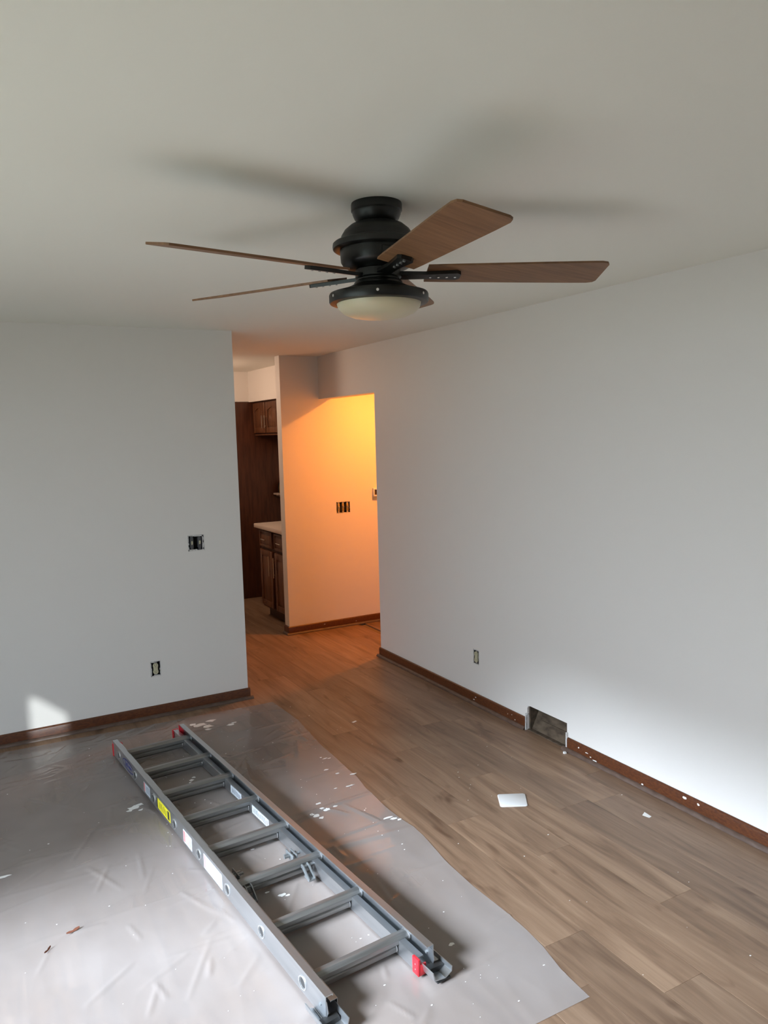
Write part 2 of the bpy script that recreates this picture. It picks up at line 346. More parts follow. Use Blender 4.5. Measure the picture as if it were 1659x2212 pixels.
def duplex(parent):
    st = MB().box(-0.010, 0.010, 0.004, 0.006, -0.049, 0.049, 0.0005).build('mounting_strap', 'strap_metal', parent)
    mb = MB()
    for s in (-1, 1):
        b = bmesh.new(); bmesh.ops.create_cone(b, cap_ends=True, segments=24, radius1=0.0168, radius2=0.0160, depth=0.008)
        mb.merge(b, Matrix.Translation((0, 0.001, s * 0.0195)) @ Matrix.Rotation(R(90), 4, 'X'))
    mb.box(-0.0135, 0.0135, -0.0015, 0.010, -0.026, 0.026, 0.002)
    body = mb.build('receptacle', 'ivory', parent)
    for s in (-1, 1):
        for dx in (-0.006, 0.006):
            MB().box(dx - 0.0011, dx + 0.0011, -0.0036, -0.0020, s * 0.0195 + 0.000, s * 0.0195 + 0.008).build('slot', 'slot_dark', body)
        MB().tube((0, -0.0036, s * 0.0195 - 0.006), (0, -0.0020, s * 0.0195 - 0.006), 0.0024, 8).build('ground_hole', 'slot_dark', body)
    MB().tube((0, -0.0028, 0), (0, -0.0010, 0), 0.002, 8).build('screw', 'strap_metal', body)
def toggle(parent, x, body_mat, lever_mat, strap='strap_metal', up=1, rim=False):
    MB().box(x - 0.009, x + 0.009, 0.005, 0.007, -0.0495, 0.0495, 0.0005).build('mounting_strap', strap, parent)
    b = MB().box(x - 0.0105, x + 0.0105, 0.002, 0.030, -0.033, 0.033, 0.002).build('switch_body', body_mat, parent)
    mb = MB(); mb.extrude([(-0.0048, -0.012), (0.0048, -0.012), (0.0048, 0.012), (-0.0048, 0.012)], lambda a, c: (x + a, 0.003, c), lambda a, c: (x + a * 0.75, -0.010, c * 0.45 + 0.008 * up))
    mb.build('toggle_lever', lever_mat, b)
    if rim:
        for s in (-1, 1): MB().tube((x, 0.0045, s * 0.041), (x, 0.0015, s * 0.041), 0.0035, 10).build('screw', 'brass', b)
o = empty('light_switch_pair', (1.305, YL, 1.091), 'uncovered pair of grey toggle switches in the partition wall', 'switch')
ebox(o, 0.106, 0.102); ragged(o, 0.106, 0.102, 0.007, 3)
for x in (-0.027, 0.023): toggle(o, x, 'grey_switch', 'ivory', 'grey_switch')
MB().box(0.040, 0.0435, -0.0005, 0.005, -0.044, 0.040).build('plaster_ring', 'drywall_edge', o)
o = empty('wall_outlet', (1.005, YL, 0.3115), 'uncovered ivory duplex outlet low on the partition wall', 'outlet')
ebox(o, 0.064, 0.099); duplex(o); ragged(o, 0.064, 0.099, 0.006, 5)
o = empty('wall_outlet', (XR, 3.9355, 0.314), 'uncovered ivory duplex outlet on the long wall near the vent hole', 'outlet', R(-90))
ebox(o, 0.063, 0.096); duplex(o); ragged(o, 0.063, 0.096, 0.004, 6)
o = empty('light_switch_trio', (3.0305, 6.245, 1.0975), 'three uncovered brass-toned toggle switches in the orange-lit hall wall', 'switch')
ebox(o, 0.141, 0.105); ragged(o, 0.141, 0.105, 0.004, 8)
for x in (-0.044, 0.0, 0.044): toggle(o, x, 'brass', 'ivory', 'ivory', rim=True)

# thermostat base at the hall wall
o = empty('wall_thermostat', (3.395, 6.245, 1.20), 'small pale wall thermostat on the hall wall beside the switches', 'thermostat')
MB().box(-0.062, 0.062, -0.006, -0.0005, -0.055, 0.055, 0.002).build('back_plate', 'ivory', o)
mb = MB()
mb.box(-0.062, 0.062, -0.030, -0.006, 0.040, 0.055, 0.004); mb.box(-0.062, -0.052, -0.030, -0.006, -0.02, 0.045, 0.003); mb.box(0.052, 0.062, -0.030, -0.006, -0.02, 0.045, 0.003); mb.box(-0.062, 0.062, -0.030, -0.006, -0.022, -0.010, 0.003)
mb.build('housing', 'plate_white', o)
MB().box(-0.045, 0.045, -0.016, -0.006, -0.006, 0.036, 0.002).build('switch_block', 'dusty_board', o)

# hall ceiling lamp (behind the header)
o = empty('hall_ceiling_lamp', (3.44, 5.48, H), 'round flush ceiling lamp with bare warm bulb in the hall', 'lamp')
MB().lathe([(0.0, -0.001), (0.075, -0.001), (0.072, -0.016), (0.03, -0.028), (0.0, -0.028)]).build('ceiling_plate', 'plate_white', o)
MB().lathe([(0.0, -0.028), (0.014, -0.028), (0.016, -0.040), (0.029, -0.062), (0.030, -0.078), (0.020, -0.094), (0.0, -0.099)], seg=24).build('bulb', 'bulb', o)
lamp('hall_bulb_light', 'AREA', (3.44, 5.48, H - 0.105), 22.0, (1.0, 0.29, 0.032), shape='DISK', size=0.12)
# kitchen ceiling lamp, beyond the partition
o = empty('kitchen_ceiling_lamp', (1.70, 7.20, H), 'round flush ceiling lamp in the kitchen behind the partition', 'lamp')
MB().lathe([(0.0, -0.001), (0.12, -0.001), (0.118, -0.02), (0.0, -0.025)]).build('ceiling_plate', 'plate_white', o)
MB().lathe([(0.0, -0.025), (0.03, -0.026), (0.045, -0.05), (0.04, -0.08), (0.0, -0.09)], seg=24).build('bulb', 'bulb', o)
lamp('kitchen_bulb_light', 'POINT', (1.70, 7.20, H - 0.20), 18.0, (1.0, 0.70, 0.52), shadow_soft_size=0.22)

# ------------------------------------------------------------------ kitchen
def cab_front(parent, x, y0, y1, z0, z1, name, arch=False, handle=None):
    """door or drawer front facing -x, raised panel inside a frame"""
    d = MB().box(x - 0.018, x, y0, y1, z0, z1, 0.003).build(name, 'cabinet_wood', parent)
    fw = 0.055 if name == 'door' else 0.022
    a, b, c, e = y0 + fw, y1 - fw, z0 + fw, z1 - fw
    # frame strips proud of a recessed field
    mb = MB()
    mb.box(x - 0.025, x - 0.018, y0, y0 + fw, z0, z1, 0.002); mb.box(x - 0.025, x - 0.018, y1 - fw, y1, z0, z1, 0.002)
    mb.box(x - 0.025, x - 0.018, a, b, z0, c, 0.002)
    if arch:
        n = 14; top = [(a + (b - a) * i / n, e - 0.028 + 0.028 * math.sin(math.pi * i / n) ** 1.6) for i in range(n + 1)]
        mb.extrude([(a, z1), *top, (b, z1)], lambda u, v: (x - 0.025, u, v), lambda u, v: (x - 0.018, u, v))
    else: mb.box(x - 0.025, x - 0.018, a, b, e, z1, 0.002)
    mb.build('frame', 'cabinet_wood', d)
    MB().box(x - 0.0225, x - 0.018, a + 0.012, b - 0.012, c + 0.012, e - (0.04 if arch else 0.012), 0.002).build('raised_panel', 'cabinet_wood', d)
    if handle:
        (ya, za), (yb, zb) = handle; mb = MB(); mb.tube((x - 0.050, ya, za), (x - 0.050, yb, zb), 0.005, 10)
        for f in (0.15, 0.85): mb.tube((x - 0.024, ya + (yb - ya) * f, za + (zb - za) * f), (x - 0.050, ya + (yb - ya) * f, za + (zb - za) * f), 0.004, 8)
        mb.build('handle', 'chrome', d)
XB = 2.545
o = empty('base_cabinet', (0, 0, 0), 'dark wooden base cabinet with drawers and panelled doors under pale worktop', 'cabinet')
MB().box(XB, 3.139, 6.347, 7.10, 0.10, 0.872).build('body', 'cabinet_dark', o)
MB().box(XB + 0.055, 3.139, 6.347, 7.09, 0.001, 0.10).build('toe_kick', 'cabinet_dark', o)
for a, b in ((6.36, 6.70), (6.76, 7.085)):
    m_ = (a + b) / 2
    cab_front(o, XB, a, b, 0.70, 0.855, 'drawer', handle=((m_ - 0.055, 0.775), (m_ + 0.055, 0.775)))
    hy = a + 0.032 if a > 6.6 else b - 0.032
    cab_front(o, XB, a, b, 0.125, 0.67, 'door', handle=((hy, 0.44), (hy, 0.63)))
tag(MB().box(2.485, 3.139, 6.347, 7.14, 0.874, 0.914, 0.008).build('worktop', 'laminate'), 'pale laminate worktop with rounded front edge on the base cabinet', 'worktop')
o = empty('wall_cabinet', (0, 0, 0), 'short dark wooden wall cabinet with arched door panels under the soffit', 'cabinet')
MB().box(2.83, 3.139, 7.17, 7.928, 1.78, 2.119).build('body', 'cabinet_dark', o)
cab_front(o, 2.83, 7.185, 7.545, 1.79, 2.105, 'door', True, ((7.515, 1.84), (7.515, 1.97)))
cab_front(o, 2.83, 7.560, 7.92, 1.79, 2.105, 'door', True, ((7.592, 1.84), (7.592, 1.97)))
MB().box(2.82, 3.139, 7.17, 7.928, 1.765, 1.779).build('bottom_rail', 'cabinet_wood', o)
o = empty('tall_cabinet', (0, 0, 0), 'tall dark brown kitchen cabinet with plain side panel', 'cabinet')
MB().box(2.30, 3.139, 7.95, YFAR - 0.002, 0.08, 2.122).build('body', 'cabinet_dark', o)
MB().box(2.285, 3.139, 7.931, 7.95, 0.001, 2.122, 0.002).build('side_panel', 'dark_panel', o)
MB().box(2.36, 3.139, 7.95, YFAR - 0.002, 0.001, 0.08).build('plinth', 'cabinet_dark', o)
for a, b, c, d in ((7.965, 8.27, 0.1, 1.2), (8.28, 8.585, 0.1, 1.2), (7.965, 8.27, 1.22, 2.1), (8.28, 8.585, 1.22, 2.1)): cab_front(o, 2.30, a, b, c, d, 'door')
o = empty('wall_ledge', (0, 0, 0), 'small pale ledge with arched wire holder beside the dark panel', 'shelf')
mb = MB(); mb.box(3.00, 3.139, 7.79, 7.926, 1.115, 1.135, 0.004); mb.box(3.03, 3.139, 7.80, 7.92, 1.098, 1.115, 0.003); mb.build('shelf_board', 'pale_ledge', o)
pts = [(3.05, 1.135), (3.05, 1.20), (3.056, 1.232), (3.072, 1.258), (3.095, 1.268), (3.118, 1.258), (3.132, 1.232), (3.135, 1.135)]
mb = MB()
for p, q in zip(pts, pts[1:]): mb.tube((p[0], 7.86, p[1]), (q[0], 7.86, q[1]), 0.004, 8)
mb.build('wire_arch', 'brass', o)
mb = MB(); mb.extrude([(a, b) for a, b in pts], lambda a, b: (0.004 + a * 0.998, 7.868, b), lambda a, b: (0.004 + a * 0.998, 7.90, b)); mb.build('dark_insert', 'box_black', o)

# ------------------------------------------------------------------ ceiling fan
FX, FY = 1.138, 2.056
fan = empty('ceiling_fan', (FX, FY, H), 'black five-blade ceiling fan with cream glass bowl light', 'fan')
L = lambda prof, n, m, p=fan, seg=56: MB().lathe([(r, z - H) for r, z in prof], seg=seg).build(n, m, p)
L([(0.0, 2.4395), (0.0745, 2.4395), (0.0755, 2.436), (0.0755, 2.418), (0.072, 2.414), (0.0715, 2.409), (0.066, 2.396), (0.058, 2.386), (0.052, 2.382), (0.0, 2.382)], 'canopy', 'fan_black')
motor = L([(0.0, 2.386), (0.050, 2.386), (0.058, 2.384), (0.080, 2.376), (0.097, 2.362), (0.107, 2.346), (0.1105, 2.334), (0.1115, 2.333), (0.1115, 2.329), (0.118, 2.328), (0.129, 2.327), (0.1325, 2.324), (0.1335, 2.316), (0.1325, 2.309), (0.128, 2.306), (0.112, 2.305),
           (0.111, 2.290), (0.110, 2.272), (0.104, 2.262), (0.090, 2.254), (0.075, 2.250), (0.0, 2.250)], 'motor_housing', 'fan_black')
L([(0.1125, 2.3325), (0.1145, 2.3325), (0.1145, 2.3295), (0.1125, 2.3295)], 'trim_ring', 'fan_black', motor)
MB().box(-0.028, 0.028, -0.1125, -0.105, 2.268 - H, 2.296 - H, 0.002).build('rating_plate', 'fan_black', motor, rot=(0, 0, R(-8)))
L([(0.0, 2.252), (0.060, 2.252), (0.068, 2.248), (0.069, 2.226), (0.063, 2.222), (0.063, 2.216), (0.0, 2.216)], 'blade_hub', 'fan_black')
kit = L([(0.0, 2.218), (0.066, 2.218), (0.072, 2.212), (0.074, 2.206), (0.090, 2.198), (0.108, 2.191), (0.112, 2.187), (0.132, 2.184), (0.146, 2.180), (0.1485, 2.175), (0.1485, 2.156), (0.146, 2.152), (0.128, 2.150), (0.126, 2.156), (0.120, 2.170), (0.0, 2.175)], 'light_ring', 'fan_black')
smooth(L([(0.1265, 2.155), (0.1265, 2.150), (0.122, 2.138), (0.108, 2.124), (0.085, 2.1145), (0.055, 2.109), (0.025, 2.107), (0.0, 2.1065)], 'glass_bowl', 'bowl_glass'))
for k in range(6):
    a = R(-61 + 37 + 60 * k - 36)
    MB().tube((0.1455 * math.cos(a), 0.1455 * math.sin(a), 2.166 - H), (0.1515 * math.cos(a), 0.1515 * math.sin(a), 2.166 - H), 0.0042, 8).build('thumb_screw', 'bright_steel', kit)
def blade(angle, pitch=12.0):
    Rz = Matrix.Rotation(R(angle), 4, 'Z') @ Matrix.Translation((0, 0, 2.236 - H)) @ Matrix.Rotation(R(-pitch), 4, 'X')
    # local: x out along the blade, y across (counter-clockwise side), z up
    b = bmesh.new(); out = []
    for x, wd in ((0.145, 0.112), (0.20, 0.118), (0.30, 0.125), (0.45, 0.136), (0.60, 0.146), (0.665, 0.148)): out.append((x, wd / 2))
    tip = [(0.683, 0.069), (0.690, 0.058)]
    poly = out + tip; poly = [(x, -y) for x, y in poly] + [(x, y) for x, y in reversed(poly)]
    mb = MB(); mb.extrude(poly, lambda x, y: Rz @ Vector((x, y, 0.0)), lambda x, y: Rz @ Vector((x, y, 0.006)))
    bl = mb.build('blade', 'blade_wood', fan)
    mb = MB(); mb.extrude([(0.055, -0.020), (0.14, -0.016), (0.235, -0.024), (0.246, -0.015), (0.246, 0.015), (0.235, 0.024), (0.14, 0.016), (0.055, 0.020)],
                          lambda x, y: Rz @ Vector((x, y - 0.006, -0.011)), lambda x, y: Rz @ Vector((x, y - 0.006, -0.0005)))
    mb.build('blade_arm', 'fan_black', bl)
    mb = MB()
    for x in (0.155, 0.18, 0.205, 0.23): mb.tube(Rz @ Vector((x, -0.006, -0.0135)), Rz @ Vector((x, -0.006, -0.010)), 0.0038, 8)
    mb.build('screws', 'bright_steel', bl)
for a in (49, 121, 189.5, 261, 336.5): blade(a)

# ------------------------------------------------------------------ plastic drop cloth
SX0, SY0 = -1.25, 1.653
edge = [(1.653, 1.600), (1.786, 1.607), (1.909, 1.632), (2.007, 1.641), (2.133, 1.642), (2.315, 1.633), (2.516, 1.639), (2.656, 1.657), (2.743, 1.667), (2.827, 1.670), (2.946, 1.657), (3.068, 1.654), (3.218, 1.664), (3.281, 1.664), (3.432, 1.686), (3.525, 1.684), (3.693, 1.691), (3.883, 1.694), (3.98, 1.702), (4.329, 1.734), (4.705, 1.716)]
far = [(-1.25, 4.79), (0.091, 4.772), (0.632, 4.760), (0.702, 4.748), (0.866, 4.730), (0.960, 4.740), (1.184, 4.733), (1.498, 4.714), (1.716, 4.705)]
def interp(T, v):
    if v <= T[0][0]: return T[0][1]
    for (a, b), (c, d) in zip(T, T[1:]):
        if v <= c: return b + (d - b) * (v - a) / (c - a)
    return T[-1][1]
LA = R(4.73); LO = Vector((1.043, 1.98, 0)); LX = Vector((math.cos(LA), math.sin(LA), 0)); LY = Vector((-math.sin(LA), math.cos(LA), 0))
_cr = random.Random(23); CREASE = []          # (x0, y0, x1, y1, half width, height)
for a in ((1.69, 2.827, 1.20, 2.865, 0.030, 0.0042), (1.68, 3.222, 1.24, 3.190, 0.022, 0.0035), (1.66, 2.515, 1.42, 2.522, 0.016, 0.0022), (0.07, 4.30, 0.66, 4.33, 0.020, 0.0035), (0.30, 3.81, 0.67, 4.32, 0.022, 0.0045),
          (0.386, 2.416, 0.575, 2.507, 0.013, 0.0032), (0.386, 2.279, 0.443, 2.406, 0.013, 0.0030), (0.219, 2.424, 0.40, 2.559, 0.014, 0.0034), (0.0, 2.84, 0.78, 2.88, 0.020, 0.0018), (-0.4, 3.22, 0.62, 3.20, 0.018, 0.0016)): CREASE.append(a)
for k in range(150):
    x, y = _cr.uniform(-0.2, 1.68), _cr.uniform(1.7, 4.72); ang = _cr.choice((_cr.gauss(0.75, 0.35), _cr.gauss(1.9, 0.4), _cr.gauss(0.1, 0.2))); ln = _cr.uniform(0.08, 0.38)
    CREASE.append((x, y, x + ln * math.cos(ang), y + ln * math.sin(ang), _cr.uniform(0.009, 0.018), _cr.uniform(0.0016, 0.0042)))
for k in range(46):                            # bunched wrinkles along the wall and in the corner
    x, y = _cr.uniform(-0.1, 1.1), _cr.uniform(4.05, 4.74); ang = _cr.gauss(0.5, 0.5); ln = _cr.uniform(0.08, 0.30)
    CREASE.append((x, y, x + ln * math.cos(ang), y + ln * math.sin(ang), _cr.uniform(0.010, 0.020), _cr.uniform(0.0020, 0.0042)))
CR = np.array(CREASE)
def film_h(X, Y):
    """height of the sheet over arrays of points"""
    Z = 0.0021 + 0.0006 * np.sin(X * 4.1 + 1.3 * np.sin(Y * 2.3)) + 0.0006 * np.sin(Y * 5.3 + 1.1 * np.cos(X * 3.1 + 0.7)) + 0.0003 * np.sin(X * 11.0 - Y * 8.0 + np.sin(Y * 6.0))
    for x0, y0, x1, y1, hw, ht in CR:
        m = (X > min(x0, x1) - hw) & (X < max(x0, x1) + hw) & (Y > min(y0, y1) - hw) & (Y < max(y0, y1) + hw)
        if not m.any(): continue
        px, py = X[m] - x0, Y[m] - y0; dx, dy = x1 - x0, y1 - y0; L2 = dx * dx + dy * dy
        t = np.clip((px * dx + py * dy) / L2, 0, 1); d = np.hypot(px - t * dx, py - t * dy) / hw
        Z[m] += ht * np.clip(1 - d, 0, 1) ** 1.3 * np.sqrt(np.clip(4 * t * (1 - t), 0, 1))
    U = (X - LO.x) * LX.x + (Y - LO.y) * LX.y; V = (X - LO.x) * LY.x + (Y - LO.y) * LY.y
    k = np.clip(np.maximum(np.maximum(np.abs(U) - 0.24, V - 2.50), -0.12 - V) / 0.12, 0, 1)
    Z = np.maximum(Z, 0.0010); Z = np.minimum(Z, 0.0045) * (1 - k) + Z * k
    return np.where(Z < 0.005, Z, 0.005 + 0.0016 * (1 - np.exp(-(Z - 0.005) / 0.0016)))
def film_z(x, y): return float(film_h(np.array([x]), np.array([y]))[0])
NXs, NYs = 340, 360
tt = np.linspace(0, 1, NYs + 1)[:, None]; ii = np.linspace(0, 1, NXs + 1)[None, :]
YY = SY0 + tt * (4.72 - SY0); XE = np.interp(YY, [e[0] for e in edge], [e[1] for e in edge]); GX = SX0 + (XE - SX0) * ii
GY = SY0 + tt * (np.interp(GX, [e[0] for e in far], [e[1] for e in far]) - SY0); GZ = film_h(GX, GY)
idx = np.arange((NYs + 1) * (NXs + 1)).reshape(NYs + 1, NXs + 1)
fc = np.stack([idx[:-1, :-1], idx[:-1, 1:], idx[1:, 1:], idx[1:, :-1]], -1).reshape(-1, 4)
me = bpy.data.meshes.new('drop_cloth'); me.from_pydata(np.stack([GX, GY, GZ], -1).reshape(-1, 3).tolist(), [], fc.tolist()); me.materials.append(MATS['plastic_film'])
me.polygons.foreach_set('use_smooth', [True] * len(me.polygons))
cloth = bpy.data.objects.new('drop_cloth', me); col.objects.link(cloth)
tag(cloth, 'translucent wrinkled plastic drop cloth spread under the ladder with paint spatters', 'drop cloth')
# paint splashes: children of the sheet
def splash(spec, name='paint_splash'):
    for i, (x, y, r, sx, sd) in enumerate(spec):
        mb = MB(); blob(mb, x, y, r, lambda u, v, h: (u, v, film_z(u, v) + 0.0004 + h), n=11, sx=sx, seed=sd, h=0.0006); mb.build(name, 'white_paint_chip', cloth)
for spec in (
    [(1.185, 4.565, 0.026, 1.6, 1), (1.225, 4.52, 0.022, 1.5, 2), (1.265, 4.60, 0.018, 1.8, 3), (1.15, 4.60, 0.016, 1.5, 4), (1.21, 4.47, 0.013, 1.6, 5), (1.355, 4.47, 0.012, 2.2, 6), (1.38, 4.49, 0.008, 2.5, 7)],
    [(0.618, 3.687, 0.017, 1.8, 8), (0.648, 3.705, 0.013, 1.6, 9), (0.595, 3.668, 0.009, 1.4, 10), (0.645, 3.65, 0.007, 1.5, 11)],
    [(1.612, 2.955, 0.010, 2.4, 12), (1.632, 2.935, 0.009, 2.0, 13), (1.648, 2.915, 0.007, 1.5, 14), (1.61, 3.339, 0.006, 4.0, 15), (1.614, 3.498, 0.007, 1.8, 16), (1.583, 3.569, 0.006, 2.2, 17), (1.681, 3.449, 0.006, 3.0, 20), (1.533, 3.351, 0.005, 2.0, 18)],
    [(1.622, 3.725, 0.005, 1.2, 40), (1.635, 3.700, 0.0045, 3.2, 41), (1.655, 3.690, 0.004, 2.5, 42)],
    [(1.340, 3.149, 0.013, 1.4, 21), (1.352, 3.120, 0.010, 1.3, 22), (1.322, 3.168, 0.008, 1.5, 23), (1.404, 3.176, 0.011, 1.5, 24), (1.388, 3.195, 0.007, 1.6, 25), (1.395, 3.252, 0.008, 1.8, 26), (1.452, 3.185, 0.006, 1.8, 43)],
    [(0.940, 3.835, 0.012, 1.0, 27), (0.958, 3.862, 0.010, 1.2, 28), (0.925, 3.812, 0.007, 1.0, 29)],
    [(0.973, 2.652, 0.009, 1.8, 30), (0.992, 2.640, 0.006, 1.8, 44), (0.93, 2.70, 0.004, 2.2, 36)], [(0.90, 3.06, 0.006, 1.6, 31), (0.93, 3.10, 0.004, 1.6, 32), (0.985, 3.03, 0.004, 2.0, 33)],
    [(0.041, 3.37, 0.008, 3.2, 34)], [(1.37, 2.08, 0.007, 1.6, 35)]): splash(spec)
rnd = random.Random(11); mb = MB(); n_ = 0
while n_ < 170:
    x, y = rnd.uniform(-0.05, 1.7), rnd.uniform(1.68, 4.65)
    if x > interp(edge, y) - 0.02: continue
    if x < 0.6 and rnd.random() < 0.45: continue
    blob(mb, x, y, rnd.choice((0.0010, 0.0012, 0.0016, 0.0024)), lambda u, v, h: (u, v, film_z(u, v) + 0.0005 + h), n=7, sx=rnd.uniform(1, 1.8), seed=100 + n_, h=0.0005); n_ += 1
tag(mb.build('paint_specks', 'white_paint_chip', cloth), kind='stuff')
# specks on the bare planks
mb = MB(); n_ = 0
while n_ < 34:
    x, y = rnd.uniform(1.75, 2.75), rnd.uniform(1.4, 4.6)
    if x < interp(edge, y) + 0.03: continue
    blob(mb, x, y, rnd.choice((0.0010, 0.0013, 0.0018, 0.0026)), lambda u, v, h: (u, v, h), n=7, sx=rnd.uniform(1, 1.8), seed=500 + n_, h=0.0005); n_ += 1
tag(mb.build('paint_specks', 'white_paint_chip', floor), kind='stuff')
def chip(name, pts, z, label, m='white_paint_chip', cat='debris', h=0.003):
    mb = MB(); mb.extrude(pts, lambda a, b: (a, b, z), lambda a, b: (a, b, z + h)); return tag(mb.build(name, m), label, cat)
chip('drywall_crumb', [(2.770, 3.055), (2.782, 3.052), (2.786, 3.066), (2.776, 3.072), (2.769, 3.066)], 0.0002, 'pale drywall crumb lying below the vent hole', h=0.008)
chip('paint_flake', [(2.610, 2.365), (2.640, 2.380), (2.635, 2.335), (2.618, 2.332)], 0.0002, 'thin pale paint flake on planks below the baseboard chips', h=0.001)
chip('paint_flake', [(2.00, 4.10), (2.03, 4.11), (2.035, 4.098), (2.005, 4.085)], 0.0002, 'thin pale paint flake on planks beyond the drop cloth', h=0.001)
# dry leaf scraps
def scrap(cx, cy, ang, ln, wd, label):
    mb = MB(); prof = [(-0.5, 0.15), (-0.25, 0.8), (0.0, 0.45), (0.2, 1.0), (0.42, 0.5), (0.5, 0.1)]
    c, s = math.cos(ang), math.sin(ang); up, lo = [], []
    for t, w_ in prof:
        for sg, L_ in ((1, up), (-1, lo)):
            u, v = t * ln, sg * w_ * wd / 2; L_.append((cx + u * c - v * s, cy + u * s + v * c, 0.004 * abs(t) * 2 + 0.0015 * (sg + 1)))
    z0 = max(film_z(cx, cy), film_z(cx + ln / 2 * c, cy + ln / 2 * s), film_z(cx - ln / 2 * c, cy - ln / 2 * s)) + 0.0008
    A = [mb.bm.verts.new((x, y, z + z0)) for x, y, z in up + lo[::-1]]; B = [mb.bm.verts.new((x, y, z + z0 + 0.001)) for x, y, z in up + lo[::-1]]; n = len(A)
    mb.bm.faces.new(A[::-1]); mb.bm.faces.new(B)
    for i in range(n): mb.bm.faces.new((A[i], A[(i + 1) % n], B[(i + 1) % n], B[i]))
    return tag(mb.build('dry_leaf_scrap', 'leaf_brown'), label, 'leaf')
scrap(0.241, 2.84, R(20), 0.050, 0.012, 'larger reddish-brown dry leaf scrap on the plastic drop cloth')
scrap(0.150, 2.775, R(52), 0.038, 0.006, 'thin greyish-brown dry leaf scrap on the plastic drop cloth')

# white blank cover plate on the floor
pc = [Vector(p) for p in ((2.111, 2.766), (2.225, 2.705), (2.294, 2.809), (2.174, 2.873))]
poly = []
for i in range(4):
    p, a, b = pc[i], pc[i - 1], pc[(i + 1) % 4]; da, db = (a - p).normalized(), (b - p).normalized(); r = 0.013
    for k in range(6):
        t = k / 5; q = (p + da * r) * (1 - t) ** 2 + p * 2 * t * (1 - t) + (p + db * r) * t * t; poly.append((q.x, q.y))
mb = MB(); cxy = sum((Vector(p) for p in poly), Vector((0, 0))) / len(poly)
rings = [[mb.bm.verts.new(((cxy + (Vector(p) - cxy) * s).x, (cxy + (Vector(p) - cxy) * s).y, z)) for p in poly] for s, z in ((1, 0.0004), (1, 0.0025), (0.965, 0.0042))]
for A, B in zip(rings, rings[1:]):
    for i in range(len(poly)): mb.bm.faces.new((A[i], A[(i + 1) % len(poly)], B[(i + 1) % len(poly)], B[i]))
mb.bm.faces.new(rings[0][::-1]); mb.bm.faces.new(rings[2])
tag(mb.build('blank_cover_plate', 'plate_white'), 'white square blank cover plate with rounded corners lying on the wood floor', 'plate')

# ------------------------------------------------------------------ extension ladder, lying flat
lad = empty('extension_ladder', (LO.x, LO.y, 0.0087), 'two-section aluminium extension ladder lying flat on the plastic drop cloth', 'ladder', LA)
HW, LEN = 0.2025, 2.405; ZB, ZT = 0.010, 0.090
def rail(side, x_web, z0, z1, inward, v0, v1, fl, lip, name, m='aluminium', th=0.0022):
    """C-channel: web at x_web, flanges pointing inward (-side) or outward"""
    s = -side * inward
    prof = [(0, z0), (s * fl, z0), (s * fl, z0 + lip), (s * (fl - th), z0 + lip), (s * (fl - th), z0 + th), (s * th, z0 + th), (s * th, z1 - th), (s * (fl - th), z1 - th), (s * (fl - th), z1 - lip), (s * fl, z1 - lip), (s * fl, z1), (0, z1)]
    return MB().extrude(prof, lambda a, z: (x_web + a, v0, z), lambda a, z: (x_web + a, v1, z)).build(name, m, lad)
rails = {}
for s in (-1, 1):
    rails[s] = rail(s, s * HW, ZB, ZT, 1, 0.0, LEN, 0.026, 0.006, 'upper_rail')
    rails[s * 2] = rail(s, s * 0.150, 0.0005, 0.052, -1, 0.02, LEN + 0.035, 0.026, 0.004, 'lower_rail')
def rung(x0, x1, v, z, name, r=0.0165):
    prof = []
    for i in range(16):
        a = 2 * math.pi * i / 16; q = r * (1.0 if i % 2 else 0.95); zz = q * math.sin(a)
        prof.append((q * math.cos(a) * 1.12, min(zz, r * 0.93)))
    mb = MB(); mb.extrude(prof, lambda a, b: (x0, v + a, z + b), lambda a, b: (x1, v + a, z + b))
    for f in mb.bm.faces: f.smooth = False
    g = mb.build(name, 'rung_aluminium', lad)
    return g
def collar(x, v, z, parent, r=0.0215, t=0.005):
    b = bmesh.new(); mb = MB()
    n = 20
    for i in range(n):
        a0, a1 = 2 * math.pi * i / n, 2 * math.pi * (i + 1) / n
        for (ra, xa, rb, xb) in ((r, x - t / 2, r, x + t / 2), (r, x + t / 2, r - 0.004, x + t / 2), (r - 0.004, x + t / 2, r - 0.004, x - t / 2), (r - 0.004, x - t / 2, r, x - t / 2)):
            mb.face([(xa, v + ra * math.cos(a0) * 1.1, z + ra * math.sin(a0)), (xb, v + rb * math.cos(a0) * 1.1, z + rb * math.sin(a0)), (xb, v + rb * math.cos(a1) * 1.1, z + rb * math.sin(a1)), (xa, v + ra * math.cos(a1) * 1.1, z + ra * math.sin(a1))])
    b.free(); bmesh.ops.remove_doubles(mb.bm, verts=mb.bm.verts[:], dist=1e-5)
    mb.build('rung_collar', 'bright_steel', parent)
ZR, ZR2 = 0.047, 0.019
for k in range(8):
    v = 0.145 + 0.3048 * k
    g = rung(-HW + 0.003, HW - 0.003, v, ZR, 'upper_rung', 0.0200)
    for s in (-1, 1): collar(s * (HW - 0.009), v, ZR, g)
    # swaged rung end on the outside of each web, with its dark hollow core
    for s in (-1, 1):
        collar(s * (HW + 0.0015), v, ZR, g, 0.0225)
        MB().tube((s * (HW + 0.0001), v, ZR), (s * (HW + 0.0012), v, ZR), 0.0165, 16).build('rung_bore', 'label_black', g)
    v2 = v + 0.004
    if v2 < LEN:
        g2 = rung(-0.147, 0.147, v2, ZR2, 'lower_rung', 0.0180)
        for s in (-1, 1): collar(s * 0.145, v2, ZR2, g2, 0.0195, 0.004)
